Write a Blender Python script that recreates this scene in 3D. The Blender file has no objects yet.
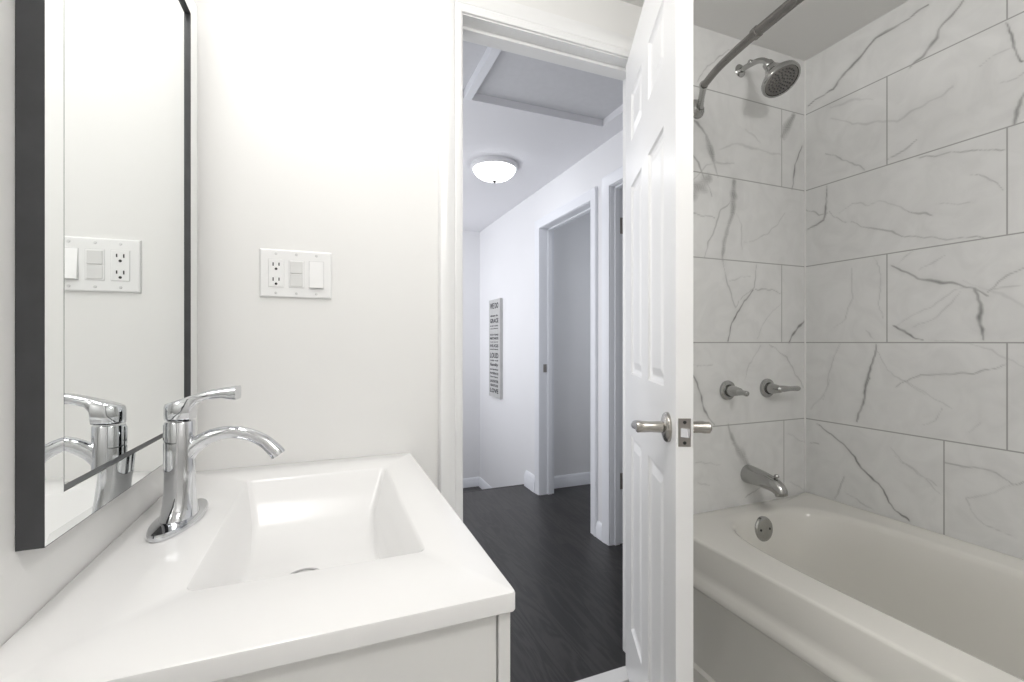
import bpy, bmesh, math, random
import numpy as np
from mathutils import Vector, Matrix

S = bpy.context.scene
COL = S.collection
R = math.radians

# ------------------------------------------------------------------ camera, light, exposure
CZ = 1.11                      # lens height
FPX = 462.0                    # focal length in pixels of the 1024 wide frame
cam_d = bpy.data.cameras.new('camera')
cam_d.sensor_fit = 'HORIZONTAL'
cam_d.sensor_width = 36.0
cam_d.lens = 36.0 * FPX / 1024.0
cam_d.shift_y = 1.0 / 1024.0
cam_d.clip_start = 0.02
cam = bpy.data.objects.new('camera', cam_d)
cam.location = (0, 0, CZ)
cam.rotation_euler = (R(90), 0, -math.atan(186.0 / FPX))
COL.objects.link(cam)
S.camera = cam

S.view_settings.view_transform = 'Standard'
S.view_settings.look = 'None'
S.view_settings.gamma = 1.0
S.view_settings.use_curve_mapping = False
S.view_settings.exposure = 0.12

W = bpy.data.worlds.new('world')
S.world = W
W.use_nodes = True
W.node_tree.nodes['Background'].inputs[0].default_value = (0.80, 0.87, 1.0, 1)
W.node_tree.nodes['Background'].inputs[1].default_value = 0.5


def area(name, loc, rot, sx, sy, power, color=(1, 1, 1), spread=180):
    l = bpy.data.lights.new(name, 'AREA')
    l.shape = 'RECTANGLE'
    l.size, l.size_y = sx, sy
    l.energy = power
    l.color = color
    l.spread = R(spread)
    o = bpy.data.objects.new(name, l)
    o.location = loc
    o.rotation_euler = rot
    COL.objects.link(o)
    return o


# lamp bar over the mirror, shining out and down; the lights after it are added fill, out of view
area('vanity_light', (-0.15, 0.80, 2.13), (0, R(-42), 0), 0.22, 0.66, 5.6, (1, 0.985, 0.965))
bl = bpy.data.lights.new('bath_fill_globe', 'POINT')  # unseen globe added to fill the bathroom, its ceiling and upper tiles
bl.energy = 19.0
bl.color = (1, 0.985, 0.965)
bl.shadow_soft_size = 0.14
blo = bpy.data.objects.new('bath_fill_globe', bl)
blo.location = (0.72, -0.35, 2.08)
COL.objects.link(blo)
area('hall_fill', (-0.15, 2.4, 1.25), (0, R(-90), 0), 1.5, 1.2, 13.0, (0.96, 0.97, 1.0))  # added panel brightening the hall and the door's hall face; no window here
area('stair_fill', (0.2, 3.9, 1.4), (0, R(-90), 0), 1.6, 0.9, 10.0, (0.96, 0.97, 1.0))  # added panel that brightens the stairwell, source not modelled
area('far_room_fill', (3.0, 2.5, 1.5), (0, R(90), 0), 1.0, 1.0, 5.0, (0.9, 0.95, 1.0))  # added fill for the room behind the far doorway


# ------------------------------------------------------------------ materials
def mat(name, color, rough=0.5, metal=0.0, spec=0.5, coat=0.0, bump=None, noise=None, emit=None):
    m = bpy.data.materials.new(name)
    m.use_nodes = True
    nt = m.node_tree
    b = nt.nodes['Principled BSDF']
    b.inputs['Base Color'].default_value = (*color, 1)
    b.inputs['Roughness'].default_value = rough
    b.inputs['Metallic'].default_value = metal
    b.inputs['Specular IOR Level'].default_value = spec
    b.inputs['Coat Weight'].default_value = coat
    b.inputs['Coat Roughness'].default_value = 0.06
    if bump or noise:
        tc = nt.nodes.new('ShaderNodeTexCoord')
    if noise:                       # slight colour mottling: (scale, amount)
        n = nt.nodes.new('ShaderNodeTexNoise')
        n.inputs['Scale'].default_value = noise[0]
        n.inputs['Detail'].default_value = 4
        nt.links.new(tc.outputs['Object'], n.inputs['Vector'])
        r = nt.nodes.new('ShaderNodeValToRGB')
        k = noise[1]
        r.color_ramp.elements[0].position = 0.3
        r.color_ramp.elements[1].position = 0.7
        r.color_ramp.elements[0].color = (*[c * (1 - k) for c in color], 1)
        r.color_ramp.elements[1].color = (*[min(1, c * (1 + k)) for c in color], 1)
        nt.links.new(n.outputs['Fac'], r.inputs['Fac'])
        nt.links.new(r.outputs['Color'], b.inputs['Base Color'])
    if bump:                        # (scale, strength, distance)
        n = nt.nodes.new('ShaderNodeTexNoise')
        n.inputs['Scale'].default_value = bump[0]
        n.inputs['Detail'].default_value = 3
        nt.links.new(tc.outputs['Object'], n.inputs['Vector'])
        bp = nt.nodes.new('ShaderNodeBump')
        bp.inputs['Strength'].default_value = bump[1]
        bp.inputs['Distance'].default_value = bump[2]
        nt.links.new(n.outputs['Fac'], bp.inputs['Height'])
        nt.links.new(bp.outputs['Normal'], b.inputs['Normal'])
    if emit:
        b.inputs['Emission Color'].default_value = (*emit[0], 1)
        b.inputs['Emission Strength'].default_value = emit[1]
    return m


M = {}
M['wall'] = mat('painted_wall', (0.84, 0.835, 0.82), 0.55, noise=(3, 0.008), bump=(260, 0.05, 0.001))
M['hall_wall'] = mat('painted_hall_wall', (0.82, 0.822, 0.84), 0.6, noise=(3, 0.008), bump=(260, 0.05, 0.001))
M['ceiling'] = mat('ceiling_paint', (0.83, 0.825, 0.81), 0.8, bump=(180, 0.12, 0.002))
M['hall_ceiling'] = mat('textured_ceiling', (0.80, 0.80, 0.83), 0.85, bump=(190, 0.5, 0.004))
M['hatch'] = mat('hatch_board', (0.66, 0.665, 0.69), 0.7, noise=(40, 0.02))
M['trim'] = mat('trim_gloss', (0.86, 0.86, 0.855), 0.28, noise=(2, 0.006))
M['hall_trim'] = mat('hall_trim_gloss', (0.82, 0.835, 0.875), 0.3, noise=(2, 0.006))
M['door'] = mat('door_paint', (0.86, 0.86, 0.86), 0.32, bump=(90, 0.06, 0.001))
M['top'] = mat('cultured_marble', (0.86, 0.855, 0.85), 0.20, coat=0.0, noise=(5, 0.004))
M['cabinet'] = mat('cabinet_white', (0.80, 0.795, 0.78), 0.35, noise=(4, 0.006))
M['chrome'] = mat('chrome', (0.66, 0.67, 0.69), 0.06, 1.0, noise=(6, 0.02))
M['nickel'] = mat('brushed_nickel', (0.46, 0.44, 0.41), 0.27, 1.0, noise=(60, 0.06))
M['dark_nickel'] = mat('aged_nickel', (0.34, 0.32, 0.30), 0.30, 1.0, noise=(60, 0.06))
M['shower_chrome'] = mat('worn_chrome', (0.44, 0.44, 0.43), 0.16, 1.0, noise=(30, 0.05))
M['rod'] = mat('rod_steel', (0.26, 0.25, 0.24), 0.25, 1.0, noise=(40, 0.05))
M['black_hole'] = mat('dark_recess', (0.02, 0.02, 0.02), 0.6, noise=(20, 0.1))
M['nozzle'] = mat('nozzle_rubber', (0.10, 0.10, 0.10), 0.5, noise=(20, 0.1))
M['mirror'] = mat('mirror_silver', (0.90, 0.915, 0.91), 0.0, 1.0, noise=(1, 0.002))
M['frame'] = mat('mirror_frame_black', (0.055, 0.056, 0.060), 0.45, noise=(30, 0.1))
M['plastic'] = mat('white_plastic', (0.86, 0.86, 0.855), 0.3, noise=(8, 0.005))
M['sensor'] = mat('sensor_lens', (0.73, 0.73, 0.72), 0.4, noise=(8, 0.01))
M['screw'] = mat('screw_head', (0.70, 0.70, 0.70), 0.35, 0.3, noise=(50, 0.05))
M['slot'] = mat('slot_dark', (0.03, 0.03, 0.03), 0.6, noise=(20, 0.1))
M['tub'] = mat('tub_enamel', (0.76, 0.745, 0.70), 0.14, coat=0.3, noise=(3, 0.006))
M['caulk'] = mat('caulk_white', (0.86, 0.86, 0.84), 0.4, noise=(20, 0.02))
M['bath_floor'] = mat('bath_floor_vinyl', (0.66, 0.655, 0.64), 0.4, noise=(14, 0.04))
M['threshold'] = mat('threshold_marble', (0.78, 0.775, 0.765), 0.25, noise=(9, 0.03))
M['sign'] = mat('sign_board', (0.52, 0.52, 0.515), 0.7, noise=(18, 0.06))
M['ink'] = mat('sign_ink', (0.06, 0.06, 0.065), 0.8, noise=(60, 0.2))
M['lamp_base'] = mat('lamp_base_white', (0.72, 0.72, 0.74), 0.4, noise=(10, 0.01))
M['lamp_glass'] = mat('frosted_glass_lit', (0.9, 0.9, 0.9), 0.4, noise=(8, 0.01), emit=((0.95, 0.97, 1.0), 6.5))
M['drain'] = mat('drain_rim', (0.60, 0.60, 0.60), 0.2, 0.9, noise=(20, 0.03))


def wood_floor():
    m = bpy.data.materials.new('dark_oak_floor')
    m.use_nodes = True
    nt = m.node_tree
    N, L = nt.nodes, nt.links
    b = N['Principled BSDF']
    tc = N.new('ShaderNodeTexCoord')
    mp = N.new('ShaderNodeMapping')
    mp.inputs['Rotation'].default_value = (0, 0, R(90))
    L.new(tc.outputs['Object'], mp.inputs['Vector'])
    br = N.new('ShaderNodeTexBrick')
    br.offset = 0.37
    br.inputs['Scale'].default_value = 1.0
    br.inputs['Brick Width'].default_value = 0.95
    br.inputs['Row Height'].default_value = 0.083
    br.inputs['Mortar Size'].default_value = 0.0012
    br.inputs['Color1'].default_value = (0.2, 0.2, 0.2, 1)
    br.inputs['Color2'].default_value = (0.9, 0.9, 0.9, 1)
    br.inputs['Mortar'].default_value = (0, 0, 0, 1)
    L.new(mp.outputs['Vector'], br.inputs['Vector'])
    # long grain: rings of a stretched, plank-shifted wave
    sep = N.new('ShaderNodeVectorMath'); sep.operation = 'MULTIPLY_ADD'
    sep.inputs[1].default_value = (7.0, 7.0, 7.0)
    L.new(br.outputs['Color'], sep.inputs[0])
    mp2 = N.new('ShaderNodeMapping')
    mp2.inputs['Scale'].default_value = (13.0, 1.5, 1.0)
    L.new(tc.outputs['Object'], mp2.inputs['Vector'])
    L.new(mp2.outputs['Vector'], sep.inputs[2])
    nz = N.new('ShaderNodeTexNoise')
    nz.inputs['Scale'].default_value = 1.0
    nz.inputs['Detail'].default_value = 6
    nz.inputs['Distortion'].default_value = 1.4
    L.new(sep.outputs[0], nz.inputs['Vector'])
    wv = N.new('ShaderNodeMath'); wv.operation = 'SINE'
    ml = N.new('ShaderNodeMath'); ml.operation = 'MULTIPLY'; ml.inputs[1].default_value = 34.0
    L.new(nz.outputs['Fac'], ml.inputs[0]); L.new(ml.outputs[0], wv.inputs[0])
    rp = N.new('ShaderNodeValToRGB')
    rp.color_ramp.elements[0].position = 0.0
    rp.color_ramp.elements[0].color = (0.015, 0.014, 0.0138, 1)
    rp.color_ramp.elements[1].position = 1.0
    rp.color_ramp.elements[1].color = (0.046, 0.0425, 0.041, 1)
    ma = N.new('ShaderNodeMath'); ma.operation = 'MULTIPLY_ADD'
    ma.inputs[1].default_value = 0.35; ma.inputs[2].default_value = 0.42
    L.new(wv.outputs[0], ma.inputs[0]); L.new(ma.outputs[0], rp.inputs['Fac'])
    mx = N.new('ShaderNodeMix'); mx.data_type = 'RGBA'; mx.blend_type = 'MULTIPLY'
    mx.inputs[0].default_value = 0.45
    L.new(rp.outputs['Color'], mx.inputs[6]); L.new(br.outputs['Color'], mx.inputs[7])
    L.new(mx.outputs[2], b.inputs['Base Color'])
    b.inputs['Roughness'].default_value = 0.33
    bp = N.new('ShaderNodeBump'); bp.inputs['Strength'].default_value = 0.15; bp.inputs['Distance'].default_value = 0.001
    L.new(ma.outputs[0], bp.inputs['Height']); L.new(bp.outputs['Normal'], b.inputs['Normal'])
    return m


M['wood'] = wood_floor()


def marble(name, axis, even, odd, extra):
    """polished white marble tile: grout from the wall's own coordinates, veins from the 'vein' attribute"""
    m = bpy.data.materials.new(name)
    m.use_nodes = True
    nt = m.node_tree
    N, L = nt.nodes, nt.links
    b = N['Principled BSDF']
    tc = N.new('ShaderNodeTexCoord')
    sp = N.new('ShaderNodeSeparateXYZ')
    L.new(tc.outputs['Object'], sp.inputs[0])

    def math_(op, a, b_=None, c=None):
        n = N.new('ShaderNodeMath'); n.operation = op
        for i, v in enumerate((a, b_, c)):
            if v is None:
                continue
            if isinstance(v, (int, float)):
                n.inputs[i].default_value = v
            else:
                L.new(v, n.inputs[i])
        return n.outputs[0]
    z = sp.outputs['Z']; h = sp.outputs[axis]
    row = math_('DIVIDE', math_('SUBTRACT', z, 1.108), 0.305)
    k = math_('FLOOR', row)
    par = math_('FLOORED_MODULO', k, 2.0)
    base = math_('MULTIPLY_ADD', par, odd - even, even)
    base = math_('MULTIPLY_ADD', math_('COMPARE', k, -2.0, 0.5), extra, base)
    dh = math_('ABSOLUTE', math_('SUBTRACT', math_('FLOORED_MODULO', math_('ADD', math_('SUBTRACT', h, base), 0.305), 0.61), 0.305))
    fr = math_('FRACT', math_('ADD', row, 0.5))
    dz = math_('MULTIPLY', math_('ABSOLUTE', math_('SUBTRACT', fr, 0.5)), 0.305)
    dz = math_('ADD', dz, math_('LESS_THAN', z, 0.52))
    dmin = math_('MINIMUM', dh, dz)
    mr = N.new('ShaderNodeMapRange')
    mr.inputs['From Min'].default_value = 0.0012
    mr.inputs['From Max'].default_value = 0.0026
    mr.inputs['To Min'].default_value = 1.0
    mr.inputs['To Max'].default_value = 0.0
    L.new(dmin, mr.inputs['Value'])
    at = N.new('ShaderNodeAttribute'); at.attribute_name = 'vein'
    nz = N.new('ShaderNodeTexNoise')
    nz.inputs['Scale'].default_value = 9; nz.inputs['Detail'].default_value = 6; nz.inputs['Distortion'].default_value = 1.5
    L.new(tc.outputs['Object'], nz.inputs['Vector'])
    cl = N.new('ShaderNodeValToRGB')
    cl.color_ramp.elements[0].position = 0.30; cl.color_ramp.elements[0].color = (0.74, 0.74, 0.73, 1)
    cl.color_ramp.elements[1].position = 0.62; cl.color_ramp.elements[1].color = (0.80, 0.80, 0.79, 1)
    L.new(nz.outputs['Fac'], cl.inputs['Fac'])
    mx = N.new('ShaderNodeMix'); mx.data_type = 'RGBA'
    L.new(at.outputs['Fac'], mx.inputs[0])
    L.new(cl.outputs['Color'], mx.inputs[6]); mx.inputs[7].default_value = (0.20, 0.20, 0.195, 1)
    mg = N.new('ShaderNodeMix'); mg.data_type = 'RGBA'
    L.new(mr.outputs[0], mg.inputs[0])
    L.new(mx.outputs[2], mg.inputs[6]); mg.inputs[7].default_value = (0.36, 0.36, 0.35, 1)
    L.new(mg.outputs[2], b.inputs['Base Color'])
    rg = math_('MULTIPLY_ADD', mr.outputs[0], 0.5, 0.16)
    L.new(rg, b.inputs['Roughness'])
    return m


M['marble_side'] = marble('marble_tile_side', 'Y', 0.992, 0.690, -0.158)
M['marble_end'] = marble('marble_tile_end', 'X', 1.657, 1.185, 0.012)


# ------------------------------------------------------------------ mesh helpers
def link(name, bm, m, parent=None, smooth=None):
    """link a bmesh (built in world coordinates, or local to its parent) as one object"""
    bmesh.ops.recalc_face_normals(bm, faces=bm.faces)
    me = bpy.data.meshes.new(name)
    bm.to_mesh(me)
    bm.free()
    if smooth:
        me.shade_smooth()
        me.set_sharp_from_angle(angle=R(smooth))
    me.materials.append(m)
    o = bpy.data.objects.new(name, me)
    COL.objects.link(o)
    if parent is not None:
        o.parent = parent
    return o


def tag(o, label, cat, group=None):
    o['label'] = label
    o['category'] = cat
    if group:
        o['group'] = group
    return o


def empty(name, loc, label, cat, group=None):
    o = bpy.data.objects.new(name, None)
    o.empty_display_size = 0.05
    o.location = loc
    COL.objects.link(o)
    return tag(o, label, cat, group)


def struct(name, bm, m, parent=None, smooth=None):
    o = link(name, bm, m, parent, smooth)
    if parent is None:
        o['kind'] = 'structure'
    return o


def box(bm, x0, x1, y0, y1, z0, z1, bev=0.0, seg=2):
    t = bmesh.new()
    vs = [t.verts.new(p) for p in ((x0, y0, z0), (x1, y0, z0), (x1, y1, z0), (x0, y1, z0),
                                   (x0, y0, z1), (x1, y0, z1), (x1, y1, z1), (x0, y1, z1))]
    for f in ((0, 3, 2, 1), (4, 5, 6, 7), (0, 1, 5, 4), (1, 2, 6, 5), (2, 3, 7, 6), (3, 0, 4, 7)):
        t.faces.new([vs[i] for i in f])
    if bev:
        bmesh.ops.bevel(t, geom=list(t.edges), offset=bev, segments=seg, profile=0.5, affect='EDGES')
    merge(bm, t)


def merge(bm, t, mx=None):
    if mx is not None:
        bmesh.ops.transform(t, matrix=mx, verts=t.verts)
    me = bpy.data.meshes.new('tmp')
    t.to_mesh(me)
    t.free()
    bm.from_mesh(me)
    bpy.data.meshes.remove(me)


def B(*boxes, bev=0.0, seg=2):
    bm = bmesh.new()
    for b in boxes:
        box(bm, *b, bev=bev, seg=seg)
    return bm


def loft(bm, rings, cap0=True, cap1=True, closed=True):
    rows = [[bm.verts.new(p) for p in r] for r in rings]
    n = len(rows[0])
    for a, b in zip(rows, rows[1:]):
        for i in range(n if closed else n - 1):
            j = (i + 1) % n
            bm.faces.new((a[i], a[j], b[j], b[i]))
    if cap0:
        bm.faces.new(rows[0][::-1])
    if cap1:
        bm.faces.new(rows[-1])
    return rows


def lathe(bm, prof, mx=None, n=40):
    """prof: (radius, z) pairs around local z"""
    t = bmesh.new()
    rings = [[(r * math.cos(2 * math.pi * i / n), r * math.sin(2 * math.pi * i / n), z) for i in range(n)] for r, z in prof]
    loft(t, rings)
    merge(bm, t, mx)


def frame_to(p, d, up=(0, 0, 1)):
    """matrix whose local z runs along d, origin p"""
    z = Vector(d).normalized()
    u = Vector(up)
    if abs(z.dot(u)) > 0.98:
        u = Vector((0, 1, 0))
    x = u.cross(z).normalized()
    y = z.cross(x)
    m = Matrix((x, y, z)).transposed().to_4x4()
    m.translation = Vector(p)
    return m


def spline(pts, n):
    """Catmull-Rom through pts (any dimension)"""
    P = [np.array(p, float) for p in pts]
    P = [2 * P[0] - P[1]] + P + [2 * P[-1] - P[-2]]
    out = []
    for i in range(1, len(P) - 2):
        for k in range(n):
            t = k / n
            a, b, c, d = P[i - 1:i + 3]
            out.append(0.5 * ((2 * b) + (c - a) * t + (2 * a - 5 * b + 4 * c - d) * t * t + (3 * b - a - 3 * c + d) * t ** 3))
    out.append(P[-2])
    return out


def tube(bm, pts, rad, n=20, sub=8, flat=1.0, ref=(0, 1, 0)):
    """round (or flattened) tube along a smooth path; rad is one radius or one per point"""
    if isinstance(rad, (int, float)):
        rad = [rad] * len(pts)
    q = spline([(*p, r) for p, r in zip(pts, rad)], sub)
    rings = []
    for i, c in enumerate(q):
        a = q[max(0, i - 1)][:3]; b = q[min(len(q) - 1, i + 1)][:3]
        d = Vector(b - a).normalized()
        s = Vector(ref)
        s = (s - d * s.dot(d)).normalized()
        w = d.cross(s)
        rings.append([Vector(c[:3]) + s * (c[3] * math.cos(2 * math.pi * k / n)) + w * (c[3] * flat * math.sin(2 * math.pi * k / n)) for k in range(n)])
    loft(bm, rings)


def prism(bm, outline, y0, y1, bev=0.0):
    """outline in x, z extruded from y0 to y1"""
    t = bmesh.new()
    loft(t, [[(x, y0, z) for x, z in outline], [(x, y1, z) for x, z in outline]])
    if bev:
        bmesh.ops.recalc_face_normals(t, faces=t.faces)
        bmesh.ops.bevel(t, geom=list(t.edges), offset=bev, segments=2, profile=0.5, affect='EDGES')
    merge(bm, t)


def sweep_profile(bm, path, normal_out, prof, side):
    """sweep a trim profile along a mitred planar path.
    path: 3D corner points along the opening's edge; prof: (away from opening, out of wall) pairs;
    side: function(i) -> unit vector away from the opening at corner i (mitre scaled)"""
    no = Vector(normal_out)
    rings = []
    for i, p in enumerate(path):
        s = Vector(side[i])
        rings.append([Vector(p) + s * a + no * b for a, b in prof])
    loft(bm, rings)


CASE = [(0, 0), (0, 0.008), (0.004, 0.011), (0.018, 0.012), (0.022, 0.009), (0.026, 0.013), (0.044, 0.016), (0.056, 0.018), (0.063, 0.016), (0.067, 0.010), (0.067, 0)]
HCASE = [(0, 0), (0, 0.010), (0.006, 0.013), (0.03, 0.014), (0.05, 0.018), (0.058, 0.018), (0.062, 0.014), (0.062, 0)]


# ------------------------------------------------------------------ room shell
XL, XR = -0.303, 1.789          # bathroom side walls
YB = 1.285                      # switch wall / plumbing wall
YH = 1.393                      # hall face of the same wall
ZC = 2.241                      # bathroom ceiling
ZH = 2.22                       # hall ceiling
XH = 1.44                       # right wall of the hall
OX0, OX1, OZ = 0.365, 0.992, 2.051   # bathroom door opening

struct('floor_bathroom', B((XL, XR, -1.1, 1.30, -0.12, 0.0)), M['bath_floor'])
struct('ceiling_bathroom', B((XL - 0.1, XR + 0.1, -1.2, YB, ZC, ZC + 0.1)), M['ceiling'])
struct('wall_left', B((XL - 0.1, XL, -1.2, YH, -0.1, ZC)), M['wall'])
struct('wall_back', B((XL, XR + 0.1, -1.2, -1.1, -0.1, ZC)), M['wall'])
struct('wall_right', B((XR + 0.008, XR + 0.1, -1.1, YB + 0.1, -0.1, ZC)), M['wall'])
struct('wall_tub_foot', B((1.055, XR + 0.008, -0.34, -0.245, 0, ZC)), M['wall'])
# wall with the switch plate and the doorway: one continuous mesh around the opening
J = 0.018
wf = B((XL, OX0 - J, YB, YH, -0.1, ZC), (OX1 + J, 1.024, YB, YH, -0.1, ZC), (OX0 - J, OX1 + J, YB, YH, OZ + J, ZC),
       (1.024, XR + 0.008, YB + 0.008, YH, -0.1, ZC))
struct('wall_front', wf, M['wall'])

# door lining (jambs, head, stops), casing
jb = B((OX0 - J, OX0, YB - 0.001, YH + 0.001, 0, OZ), (OX1, OX1 + J, YB - 0.001, YH + 0.001, 0, OZ), (OX0 - J, OX1 + J, YB - 0.001, YH + 0.001, OZ, OZ + J))
for b_ in ((OX0, OX0 + 0.011, YB + 0.042, YB + 0.077, 0, OZ), (OX1 - 0.011, OX1, YB + 0.042, YB + 0.077, 0, OZ), (OX0, OX1, YB + 0.042, YB + 0.077, OZ - 0.011, OZ)):
    box(jb, *b_, bev=0.002)
frame1 = struct('trim_1', jb, M['trim'])
cs = bmesh.new()
sweep_profile(cs, [(OX0 - 0.004, YB, 0), (OX0 - 0.004, YB, OZ + 0.004), (OX1 + 0.004, YB, OZ + 0.004), (OX1 + 0.004, YB, 0)], (0, -1, 0), CASE,
              [(-1, 0, 0), (-1, 0, 1), (1, 0, 1), (1, 0, 0)])
struct('casing', cs, M['trim'], frame1, 40)
hc = bmesh.new()
sweep_profile(hc, [(OX0 - 0.004, YH, 0), (OX0 - 0.004, YH, OZ + 0.004), (OX1 + 0.004, YH, OZ + 0.004), (OX1 + 0.004, YH, 0)], (0, 1, 0), CASE,
              [(-1, 0, 0), (-1, 0, 1), (1, 0, 1), (1, 0, 0)])
struct('casing', hc, M['hall_trim'], frame1, 40)
struct('threshold', B((OX0, OX1, YB - 0.030, YB + 0.030, -0.02, 0.010), bev=0.004), M['threshold'])

# hall
YE = 3.29                       # floor edge over the stairs
YF = 4.45                       # far wall of the stairwell
struct('floor', B((-0.7, XH + 0.11, YH - 0.08, YE, -0.15, 0.0), (XH + 0.11, 3.3, 1.5, 3.15, -0.15, 0.0)), M['wood'])
struct('trim_2', B((-0.7, XH, YE - 0.002, YE + 0.028, -0.032, 0.001), bev=0.008, seg=3), M['wood'])      # stair nosing
struct('floor_landing', B((-0.7, XH, YE, YF, -0.46, -0.34)), M['wood'])
struct('wall_stair', B((-0.7, XH, YE - 0.03, YE, -0.34, -0.15)), M['hall_wall'])
struct('wall_far', B((-0.8, XH + 0.12, YF, YF + 0.1, -0.5, ZH)), M['hall_wall'])
struct('wall_hall_left', B((-0.8, -0.7, YH, YF, -0.5, ZH)), M['hall_wall'])
struct('wall_hall_front', B((-0.8, XL - 0.1, YH - 0.1, YH, -0.5, ZH)), M['hall_wall'])
D1a, D1b, D1z = 2.330, 3.027, 1.932     # far doorway in the hall's right wall
D2a, D2b, D2z = 1.46, 2.135, 1.958      # near doorway
wt = 0.11
rw = B((XH, XH + wt, D1b + J, YF, -0.5, ZH), (XH, XH + wt, D2b + J, D1a - J, -0.1, ZH), (XH, XH + wt, YH, D2a - J, -0.1, ZH),
       (XH, XH + wt, D1a - J, D1b + J, D1z + J, ZH), (XH, XH + wt, D2a - J, D2b + J, D2z + J, ZH))
struct('wall_hall_right', rw, M['hall_wall'])


def doorway(name, a, b, z, st):
    t = B((XH - 0.001, XH + wt + 0.001, a - J, a, 0, z), (XH - 0.001, XH + wt + 0.001, b, b + J, 0, z), (XH - 0.001, XH + wt + 0.001, a - J, b + J, z, z + J))
    for q in ((XH + st, XH + st + 0.032, a, a + 0.010, 0, z), (XH + st, XH + st + 0.032, b - 0.010, b, 0, z), (XH + st, XH + st + 0.032, a, b, z - 0.010, z)):
        box(t, *q, bev=0.002)
    o = struct(name, t, M['hall_trim'])
    c = bmesh.new()
    sweep_profile(c, [(XH, a - 0.003, 0), (XH, a - 0.003, z + 0.003), (XH, b + 0.003, z + 0.003), (XH, b + 0.003, 0)], (-1, 0, 0), HCASE,
                  [(0, -1, 0), (0, -1, 1), (0, 1, 1), (0, 1, 0)])
    struct('casing', c, M['hall_trim'], o, 40)
    return o


fr_far = doorway('trim_3', D1a, D1b, D1z, 0.058)
link('strike_plate', B((XH + 0.024, XH + 0.050, D1b - 0.003, D1b + 0.001, 0.89, 0.948), bev=0.001), M['dark_nickel'], fr_far)
fr_near = doorway('trim_4', D2a, D2b, D2z, 0.022)
for zc in (1.75, 0.345):
    hb = B((XH + 0.056, XH + 0.086, D2b - 0.004, D2b + 0.001, zc - 0.044, zc + 0.044), bev=0.001)
    lathe(hb, [(0.006, -0.046), (0.0065, -0.044), (0.0065, 0.044), (0.006, 0.046)], Matrix.Translation((XH + 0.088, D2b - 0.007, zc)), 12)
    link('hinge', hb, M['dark_nickel'], fr_near)

# rooms behind the two doorways
struct('wall_far_room_left', B((XH + wt, 3.3, 3.14, 3.24, -0.1, ZH)), M['hall_wall'])
struct('wall_far_room_right', B((3.3, 3.4, 1.4, 3.24, -0.1, ZH)), M['hall_wall'])
struct('wall_far_room_divider', B((XH + wt, 3.3, 2.17, 2.27, -0.1, ZH)), M['hall_wall'])
struct('wall_near_room_right', B((XR + 0.1, 3.3, YH, 1.5, -0.1, ZH)), M['hall_wall'])
struct('ceiling_far_room', B((XH + wt, 3.4, YH, 3.24, ZH, ZH + 0.1)), M['hall_ceiling'])
BBP = [(0, 0), (0.016, 0), (0.016, 0.058), (0.013, 0.064), (0.013, 0.070), (0.009, 0.082), (0.004, 0.090), (0, 0.090)]   # (out, up)


def bb_along(bm, p0, p1, out, prof=BBP):
    o = Vector(out)
    loft(bm, [[Vector(p) + o * a + Vector((0, 0, b)) for a, b in prof] for p in (p0, p1)])


bm = bmesh.new(); bb_along(bm, (XH + wt, 3.14, 0), (3.3, 3.14, 0), (0, -1, 0))
struct('baseboard_far_room', bm, M['hall_trim'], None, 30)
bm = bmesh.new(); bb_along(bm, (-0.7, YF, -0.34), (XH, YF, -0.34), (0, -1, 0))
struct('baseboard_far', bm, M['hall_trim'], None, 30)
bm = bmesh.new(); bb_along(bm, (XH, YF, -0.34), (XH, YE, -0.34), (-1, 0, 0))
struct('baseboard_landing', bm, M['hall_trim'], None, 30)
bm = bmesh.new(); bb_along(bm, (XH, D1b + 0.066, 0), (XH, YE - 0.012, 0), (-1, 0, 0), [(a * 1.25, b * 1.3) for a, b in BBP])
struct('baseboard_hall_right', bm, M['hall_trim'], None, 30)
bm = bmesh.new(); bb_along(bm, (XH, D2b + 0.066, 0), (XH, D1a - 0.066, 0), (-1, 0, 0))
struct('baseboard_hall_post', bm, M['hall_trim'], None, 30)

# hall ceiling with the shallow boarded hatch
HX0, HXr, HX1, HY0, HY1, HD = -0.10, 0.602, 1.325, 1.47, 2.035, 0.036
struct('ceiling_hall', B((-0.8, HX0, YH, YF + 0.1, ZH, ZH + 0.12), (HX1, XH + wt, YH, YF + 0.1, ZH, ZH + 0.12),
                         (HX0, HX1, YH, HY0, ZH, ZH + 0.12), (HX0, HX1, HY1, YF + 0.1, ZH, ZH + 0.12)), M['hall_ceiling'])
hatch = empty('ceiling_hatch', (0.63, 1.8, ZH), 'grey boarded hatch set into the hall ceiling with a white dividing rail', 'ceiling hatch')


def local(bm, o):
    bmesh.ops.translate(bm, verts=bm.verts, vec=-Vector(o.location))
    return bm


def part(name, bm, m, o, smooth=None):
    """part given in world coordinates, parented to the thing o"""
    return link(name, local(bm, o), m, o, smooth)


part('board', B((HX0, HXr - 0.02, HY0, HY1, ZH + HD, ZH + HD + 0.012)), M['hatch'], hatch)
part('board', B((HXr + 0.02, HX1, HY0, HY1, ZH + HD, ZH + HD + 0.012)), M['hatch'], hatch)
part('rail', B((HXr - 0.020, HXr + 0.016, HY0, HY1, ZH - 0.004, ZH + HD + 0.02), bev=0.002), M['hall_trim'], hatch)

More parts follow.
